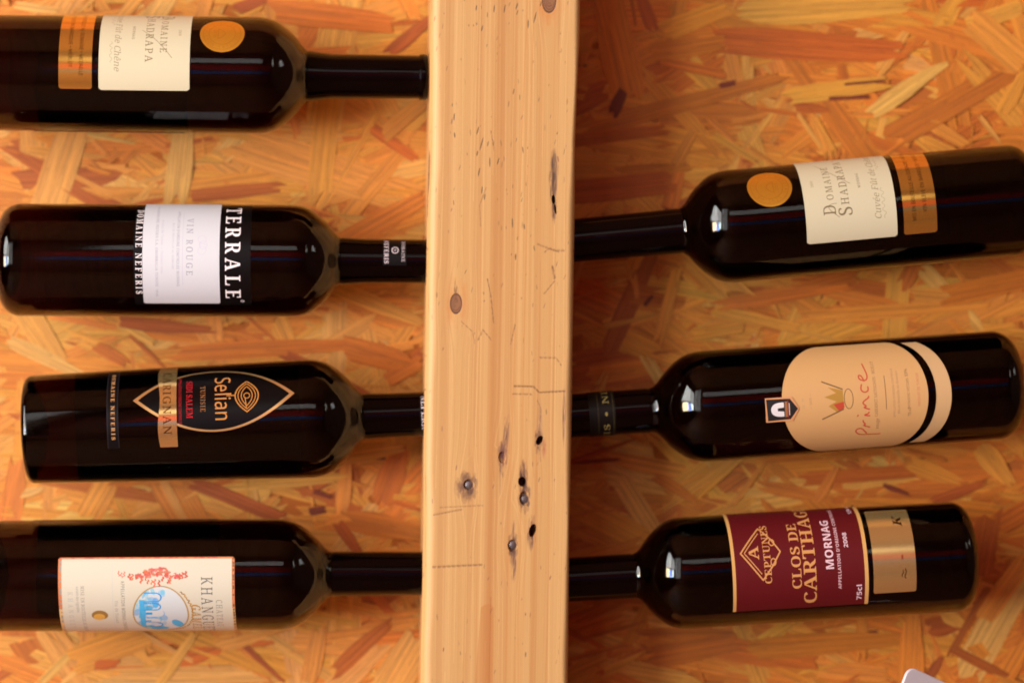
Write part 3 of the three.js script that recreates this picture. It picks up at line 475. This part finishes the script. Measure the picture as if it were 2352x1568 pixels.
const carthageTex = canvasTex(840, 1100, (x, w, h) => {
  x.fillStyle = 'rgb(94,17,21)'; x.fillRect(0, 0, w, h); specks(x, w, h, 900, 0.04);
  const gold = 'rgb(206,146,84)', m = w * 0.44;
  x.fillStyle = 'rgb(212,160,92)'; x.fillRect(0, 0, w, 26); x.fillRect(0, h - 30, w, 30);
  x.strokeStyle = gold; x.lineWidth = 11; x.lineJoin = 'round'; x.beginPath(); x.moveTo(m, 78); x.lineTo(m + 164, 246); x.lineTo(m + 84, 330); x.lineTo(m, 400); x.lineTo(m - 84, 330); x.lineTo(m - 164, 246); x.closePath(); x.stroke();
  x.lineWidth = 7; x.beginPath(); x.moveTo(m, 108); x.lineTo(m + 128, 240); x.moveTo(m, 108); x.lineTo(m - 128, 240); x.stroke();
  put(x, 'A', m, 186, 112, gold, 'serif', { style: 'bold' }); put(x, 'CEPTUNES', m, 290, 78, gold, 'serif', { style: 'bold', sx: 0.86, space: 3 }); x.lineWidth = 8; x.beginPath(); x.arc(m - 60, 338, 20, 0, 7); x.moveTo(m + 80, 338); x.arc(m + 60, 338, 20, 0, 7); x.stroke();
  put(x, 'CLOS DE', m - 20, 520, 106, gold, 'serif', { style: 'bold', sx: 0.92 }); put(x, 'CARTHAGE', m + 46, 628, 142, gold, 'serif', { style: 'bold', sx: 0.94 });
  put(x, 'MORNAG', m + 40, 792, 92, 'rgb(222,190,196)', 'sans-serif', { style: 'bold', sx: 0.82 });
  put(x, 'APPELLATION D’ORIGINE CONTROLEE', m + 46, 868, 36, 'rgb(214,176,180)', 'sans-serif', { style: 'bold', sx: 0.9 }); put(x, '2008', m + 50, 936, 46, 'rgb(220,190,196)', 'sans-serif', { style: 'bold' });
  put(x, '75cl', 92, 1024, 58, 'rgb(222,196,202)', 'sans-serif', { style: 'bold' }); put(x, '13% vol', w - 130, 1024, 44, 'rgb(222,196,202)', 'sans-serif', { style: 'bold' });
});
const goldStripTex = canvasTex(560, 400, (x, w, h) => { x.fillStyle = 'rgb(254,216,142)'; x.fillRect(0, 0, w, h); specks(x, w, h, 900, 0.12); squiggle(x, 90, 300, 70, 26, 'rgb(124,78,36)', 9); squiggle(x, 100, 270, 50, 18, 'rgb(124,78,36)', 7); put(x, 'K', 440, 280, 110, 'rgb(96,62,30)', 'serif', { style: 'bold italic' }); x.fillStyle = 'rgb(206,118,72)'; x.fillRect(200, 270, 26, 14); });

const smudgeTex = canvasTex(512, 512, (x, w, h) => {
  x.fillStyle = 'rgb(50,50,50)'; x.fillRect(0, 0, w, h);
  for (let i = 0; i < 260; i++) { const v = rr(40, 120) | 0; x.fillStyle = `rgba(${v},${v},${v},0.16)`; x.beginPath(); x.ellipse(rnd() * w, rnd() * h, rr(4, 40), rr(10, 90), rr(-0.5, 0.5), 0, 7); x.fill(); }
  for (let i = 0; i < 900; i++) { const v = rr(90, 255) | 0; x.fillStyle = `rgba(${v},${v},${v},0.5)`; x.fillRect(rnd() * w, rnd() * h, rr(0.6, 2), rr(0.6, 2)); }
}, false);
smudgeTex.wrapS = smudgeTex.wrapT = THREE.RepeatWrapping;
const glassOf = (d) => phy({ color: 0xffffff, transmission: 1, thickness: 0.06, ior: 1.45, specularIntensity: 0.72, roughness: 0.2, roughnessMap: smudgeTex, attenuationColor: lin(0.09 * d, 0.028 * d * d, 0.009 * d * d), attenuationDistance: 0.045 });
const wrinkleTex = canvasTex(512, 128, (x, w, h) => {
  x.fillStyle = 'rgb(128,128,128)'; x.fillRect(0, 0, w, h);
  for (let i = 0; i < 70; i++) { const v = rr(70, 190) | 0, u = rnd() * w, y = rnd() * h * 0.8; x.strokeStyle = `rgba(${v},${v},${v},0.35)`; x.lineWidth = rr(1.5, 7); x.beginPath(); x.moveTo(u, y); x.quadraticCurveTo(u + rr(-5, 5), y + 40, u + rr(-4, 4), y + rr(40, 120)); x.stroke(); }
  x.fillStyle = 'rgb(190,190,190)'; x.fillRect(300, 0, 4, h);
}, false);
const capsuleM = phy({ bumpMap: wrinkleTex, bumpScale: 0.0003, color: lin(0.0016, 0.0005, 0.0005), roughness: 0.12, specularIntensity: 0.4 });
const brushes = [];
for (const b of BOTTLES) {
  const p0 = at(...b.base), p1 = at(...b.neck), a = Math.atan2(p1.y - p0.y, p1.x - p0.x);
  const g = b.g = thing('wine_bottle', b.label, 'wine bottle', p0.toArray(), 'wine bottles held by their necks in the post');
  g.rotation.z = a - Math.PI / 2;
  add('glass', glassGeometry(b), glassOf(b.dark), g);
  // foil capsule over the neck
  b.cap -= 0.0012; const c = []; for (let i = 0; i <= 5; i++) { const y = lerp(b.cap, b.L - 0.001, i / 5); c.push(new THREE.Vector2(radiusAt(b, y) + 0.00045, y)); }
  if (b.lip) c.splice(5, 1, new THREE.Vector2(RT + 0.0005, b.L - 0.0058), new THREE.Vector2(RT + 0.0014, b.L - 0.0052), new THREE.Vector2(RT + 0.0014, b.L - 0.0012));
  c.push(new THREE.Vector2(RT - 0.0006 + (b.lip ? 0.001 : 0), b.L), new THREE.Vector2(0.0001, b.L)); c[0].y += 0.0008; c.unshift(new THREE.Vector2(radiusAt(b, b.cap - 0.0012) + 0.00004, b.cap - 0.0012), new THREE.Vector2(radiusAt(b, b.cap) + 0.00016, b.cap));
  add('capsule', new THREE.LatheGeometry(c, 64), capsuleM, g);
  const dir = new THREE.Vector3(Math.cos(a), Math.sin(a), 0);
  brushes.push({ tip: p0.clone().addScaledVector(dir, b.L + 0.002), dir, r: b.lip ? 0.0172 : 0.0162 });
}
const B = Object.fromEntries(BOTTLES.map((b) => [b.k, b]));
const backM = std({ color: lin(0.006, 0.004, 0.004), roughness: 0.8 });
for (const [b, roll, up] of [[B.shadrapaLeft, -39, 0.0055], [B.shadrapaRight, 35, 0.0038]]) {
  add('label', rectLabel(b, roll, 0.0800, 0.0905 + up, 0.1485 + up, 0.0016, 0.00016, 72), paper(shadrapaTex), b.g);
  add('gold_band', rectLabel(b, roll, 0.0790, 0.0650 + up, 0.0862 + up, 0.0012, 0.00016, 72), foil(bandTex, { metalness: 0.88, roughness: 0.14 }), b.g);
  add('seal', discLabel(b, roll + 1, 0.0143, 0.1687 + up, 0.0003), foil(sealTex, { bumpMap: sealBump, bumpScale: 0.0004, metalness: 0.7, roughness: 0.36 }), b.g);
  add('back_label', rectLabel(b, roll + 180, 0.07, 0.05, 0.1485, 0.0016, 0.00016), backM, b.g);
}
{
  const b = B.terrale;
  add('black_label', rectLabel(b, -11, 0.0815, 0.0898, 0.1645, 0.0008, 0.00014, 72), paper(terraleTex, { roughness: 0.35 }), b.g);
  add('label', rectLabel(b, -14, 0.0815, 0.0955, 0.1446, 0.0008, 0.00034, 72), paper(vinRougeTex), b.g);
  add('capsule_print', bent(b, -28 * RAD, -0.026, 0.026, () => 0.2487, () => 0.2640, 0.0006), paper(neckTex, { roughness: 0.4 }), b.g);
}
{
  const b = B.selian, mid = -27 * RAD, hl = 0.0517, half = 0.0232, yc = 0.1243;
  const end = (s, sg) => yc + sg * hl * Math.sqrt(Math.max(0, 1 - Math.abs(s) / half));
  add('label', bent(b, mid, -half, half, (s) => end(s, -1), (s) => end(s, 1), 0.00014, 64, 10), paper(selianTex, { roughness: 0.3 }), b.g);
  const goldLine = std({ color: lin(0.85, 0.5, 0.2), roughness: 0.3, metalness: 0.8 });
  for (const side of [-1, 1]) {                             // narrow gold strip along each edge of the eye
    const pos = [], nor = [], idx = [], n = 60;
    for (let i = 0; i <= n; i++) for (const inset of [0, 1]) {
      const u = lerp(-1, 1, i / n), k = half - inset * 0.0013, l = hl - inset * 0.0032, s = side * k * (1 - u * u), y = yc + l * u, r = radiusAt(b, y) + 0.0003, ph = mid + s / b.R1;
      pos.push(Math.sin(ph) * r, y, Math.cos(ph) * r); nor.push(Math.sin(ph), 0, Math.cos(ph));
      if (i < n && !inset) { const a = i * 2; side > 0 ? idx.push(a, a + 2, a + 1, a + 1, a + 2, a + 3) : idx.push(a, a + 1, a + 2, a + 1, a + 3, a + 2); }
    }
    const g = new THREE.BufferGeometry(); g.setAttribute('position', new THREE.BufferAttribute(new Float32Array(pos), 3)); g.setAttribute('normal', new THREE.BufferAttribute(new Float32Array(nor), 3)); g.setIndex(idx);
    add('gold_outline', g, goldLine, b.g);
  }
  add('gold_band', bent(b, mid, -0.0325, 0.0325, (s) => 0.089 + 0.0008 * Math.cos(s * 150), () => 0.1004, 0.0005, 50), foil(carignanTex, { metalness: 0.88, roughness: 0.14 }), b.g);
  add('estate_strip', bent(b, mid, -0.0325, 0.0325, () => 0.0557, () => 0.063, 0.00014), paper(estateTex, { roughness: 0.3 }), b.g);
  add('back_label', rectLabel(b, 170, 0.075, 0.03, 0.178, 0.0016, 0.00016), backM, b.g);
  add('capsule_print', bent(b, -10 * RAD, -0.029, 0.036, () => 0.2557, () => 0.2617, 0.0006), paper(neckTex2, { roughness: 0.4 }), b.g);
}
{
  const b = B.khanguet;
  add('label', rectLabel(b, 37, 0.0760, 0.0505, 0.1630, 0.001, 0.00016, 72), paper(khanguetTex), b.g);
  add('back_label', rectLabel(b, 217, 0.07, 0.03, 0.15, 0.001, 0.00016), backM, b.g);
}
{
  const b = B.prince, mid = -1 * RAD, half = 0.0432, r = 0.0032;
  const bulge = (s) => Math.sqrt(1 - (s / (half * 1.42)) ** 2), cut = (s) => { const d = half - Math.abs(s); return d >= r ? 0 : r - Math.sqrt(Math.max(0, r * r - (r - d) ** 2)); };
  add('label', bent(b, mid, -half, half, (s) => 0.0662 + (1 - bulge(s)) * 0.066 - 0.0005 + cut(s) * 0.8, (s) => 0.1592 - (1 - bulge(s)) * 0.085 - cut(s) * 0.8, 0.00016, 72, 10), paper(princeTex), b.g);
  const lo = (s) => 0.0508 + (1 - bulge(s)) * 0.066;
  add('label_strip', bent(b, mid, -half * 0.92, half * 0.94, lo, (s) => lo(s) + 0.0098, 0.00016, 60), paper(princeStripTex), b.g);
  // five-sided black sticker half on the label
  add('sticker', bent(b, -7 * RAD, -0.0078, 0.0078, (s) => 0.1485 + Math.abs(s) * 0.55, () => 0.1700, 0.0005, 20), paper(stickerTex), b.g);
  add('capsule_band', bent(b, 0, -0.106, 0.106, () => 0.2635, () => 0.2805, 0.0007, 80), paper(neckTex3, { roughness: 0.4 }), b.g);
}
{
  const b = B.carthage;
  add('label', bent(b, 30 * RAD, -0.0455, 0.0455, () => 0.073, () => 0.1597, 0.00018, 72), paper(carthageTex, { roughness: 0.5 }), b.g);
  add('gold_label', rectLabel(b, 20, 0.0620, 0.0425, 0.0698, 0.0008, 0.00016, 60), foil(goldStripTex, { metalness: 0.85, roughness: 0.22 }), b.g);
  add('peeling_corner', (() => { const g = bent(b, 30 * RAD, 0.0405, 0.0475, () => 0.0722, () => 0.0745, 0.0012, 6, 2); return g; })(), std({ color: lin(0.62, 0.36, 0.14), roughness: 0.5 }), b.g);
}

// ------------------------------------------------------------------ finish the post: bore the neck holes, nail holes, nails
{
  const ev = new Evaluator(); ev.attributes = ['position', 'normal', 'uv'];
  let body = new Brush(postGeometry()); body.updateMatrixWorld();
  post.updateMatrixWorld(); const inv = post.matrixWorld.clone().invert();
  const bore = (tip, dir, r, len) => {
    const g = new THREE.CylinderGeometry(r, r, len, 40), br = new Brush(g);
    br.quaternion.setFromUnitVectors(new THREE.Vector3(0, 1, 0), dir.clone().normalize()); br.position.copy(tip).addScaledVector(dir, -len / 2); br.updateMatrixWorld();
    body = ev.evaluate(body, br, SUBTRACTION); body.updateMatrixWorld();
  };
  for (const { tip, dir, r } of brushes) bore(tip.clone().applyMatrix4(inv), dir.clone().transformDirection(inv), r, 0.09);
  const hole = (px, py, rx, ry, turn, depth) => {
    const [u, v] = onPost(px, py), g = new THREE.CylinderGeometry(rx * PX, rx * PX * 0.6, depth, 18); g.rotateX(Math.PI / 2); g.scale(1, ry / rx, 1); g.rotateZ(turn);
    const br = new Brush(g); br.position.set(u, v, -depth / 2 + 0.001); br.updateMatrixWorld(); body = ev.evaluate(body, br, SUBTRACTION); body.updateMatrixWorld();
  };
  hole(1240, 1011, 7.5, 12.5, -0.5, 0.014); hole(1200, 1106, 10, 12, 0.2, 0.014); hole(1224, 1218, 8.5, 16, -0.25, 0.016); hole(1272, 458, 5, 11, 0.1, 0.012); hole(1276, 480, 2.6, 13, 0.12, 0.01);
  hole(1205, 1144, 13.5, 19, 0.1, 0.0035); hole(1178, 1253, 13.5, 17, 0, 0.003); hole(1077, 1113, 15, 15, 0, 0.003); hole(1154, 1050, 11, 17, 0, 0.0025);
  const g = body.geometry.clone(), p = g.attributes.position, n = g.attributes.normal, uv = g.attributes.uv;
  for (let i = 0; i < p.count; i++) {
    const side = Math.abs(n.getX(i)) > 0.8 && Math.abs(p.getX(i)) > POST_W / 2 - 0.003;
    uv.setXY(i, side ? 0.5 + (p.getZ(i) + 0.04) / POST_W : clamp(p.getX(i) / POST_W + 0.5, 0.002, 0.998), p.getY(i) / POST_L + 0.5);
  }
  add('timber', g, postM, post);
  const nailM = std({ color: lin(0.2, 0.16, 0.16), roughness: 0.38, metalness: 0.7 });
  for (const [px, py, r, sink] of [[1078, 1114, 12, 0.0012], [1206, 1147, 11, 0.0015], [1178, 1251, 11, 0.0008], [1154, 1052, 8.5, 0.0016]]) {
    const [u, v] = onPost(px, py), h = new THREE.SphereGeometry(r * PX, 20, 10, 0, Math.PI * 2, 0, Math.PI / 2); h.rotateX(Math.PI / 2); h.scale(1, 1, 0.42); h.translate(u, v, -0.0014 - sink);
    add('nail_head', h, nailM, post);
  }
}

// ------------------------------------------------------------------ rounded pale tip at the lower edge
{
  const p = at(2120, 1530, 0.03), g = thing('card', 'rounded corner of a pale lavender card at the bottom edge beside the tan strands', 'card', [p.x, p.y, p.z]);
  const s = new THREE.Shape(), w = 0.045, h = 0.06, r = 0.0055;
  s.moveTo(-r, 0); s.absarc(-r, -r, r, Math.PI / 2, 0, true); s.lineTo(0, -h); s.lineTo(-w, -h); s.lineTo(-w, 0);
  const ge = new THREE.ExtrudeGeometry(s, { depth: 0.0012, bevelEnabled: true, bevelThickness: 0.0006, bevelSize: 0.0006, bevelSegments: 3, curveSegments: 16 });
  ge.scale(-1, 1, 1); ge.computeVertexNormals();
  const m = add('sheet', ge, std({ color: lin(0.74, 0.66, 0.68), roughness: 0.5, side: THREE.DoubleSide }), g);
  m.position.set(at(2088, 1531, 0.03).x - p.x, at(2088, 1531, 0.03).y - p.y, 0); m.rotation.z = -24 * RAD; m.rotation.y = 0.35;
}

renderer.render(scene, camera);
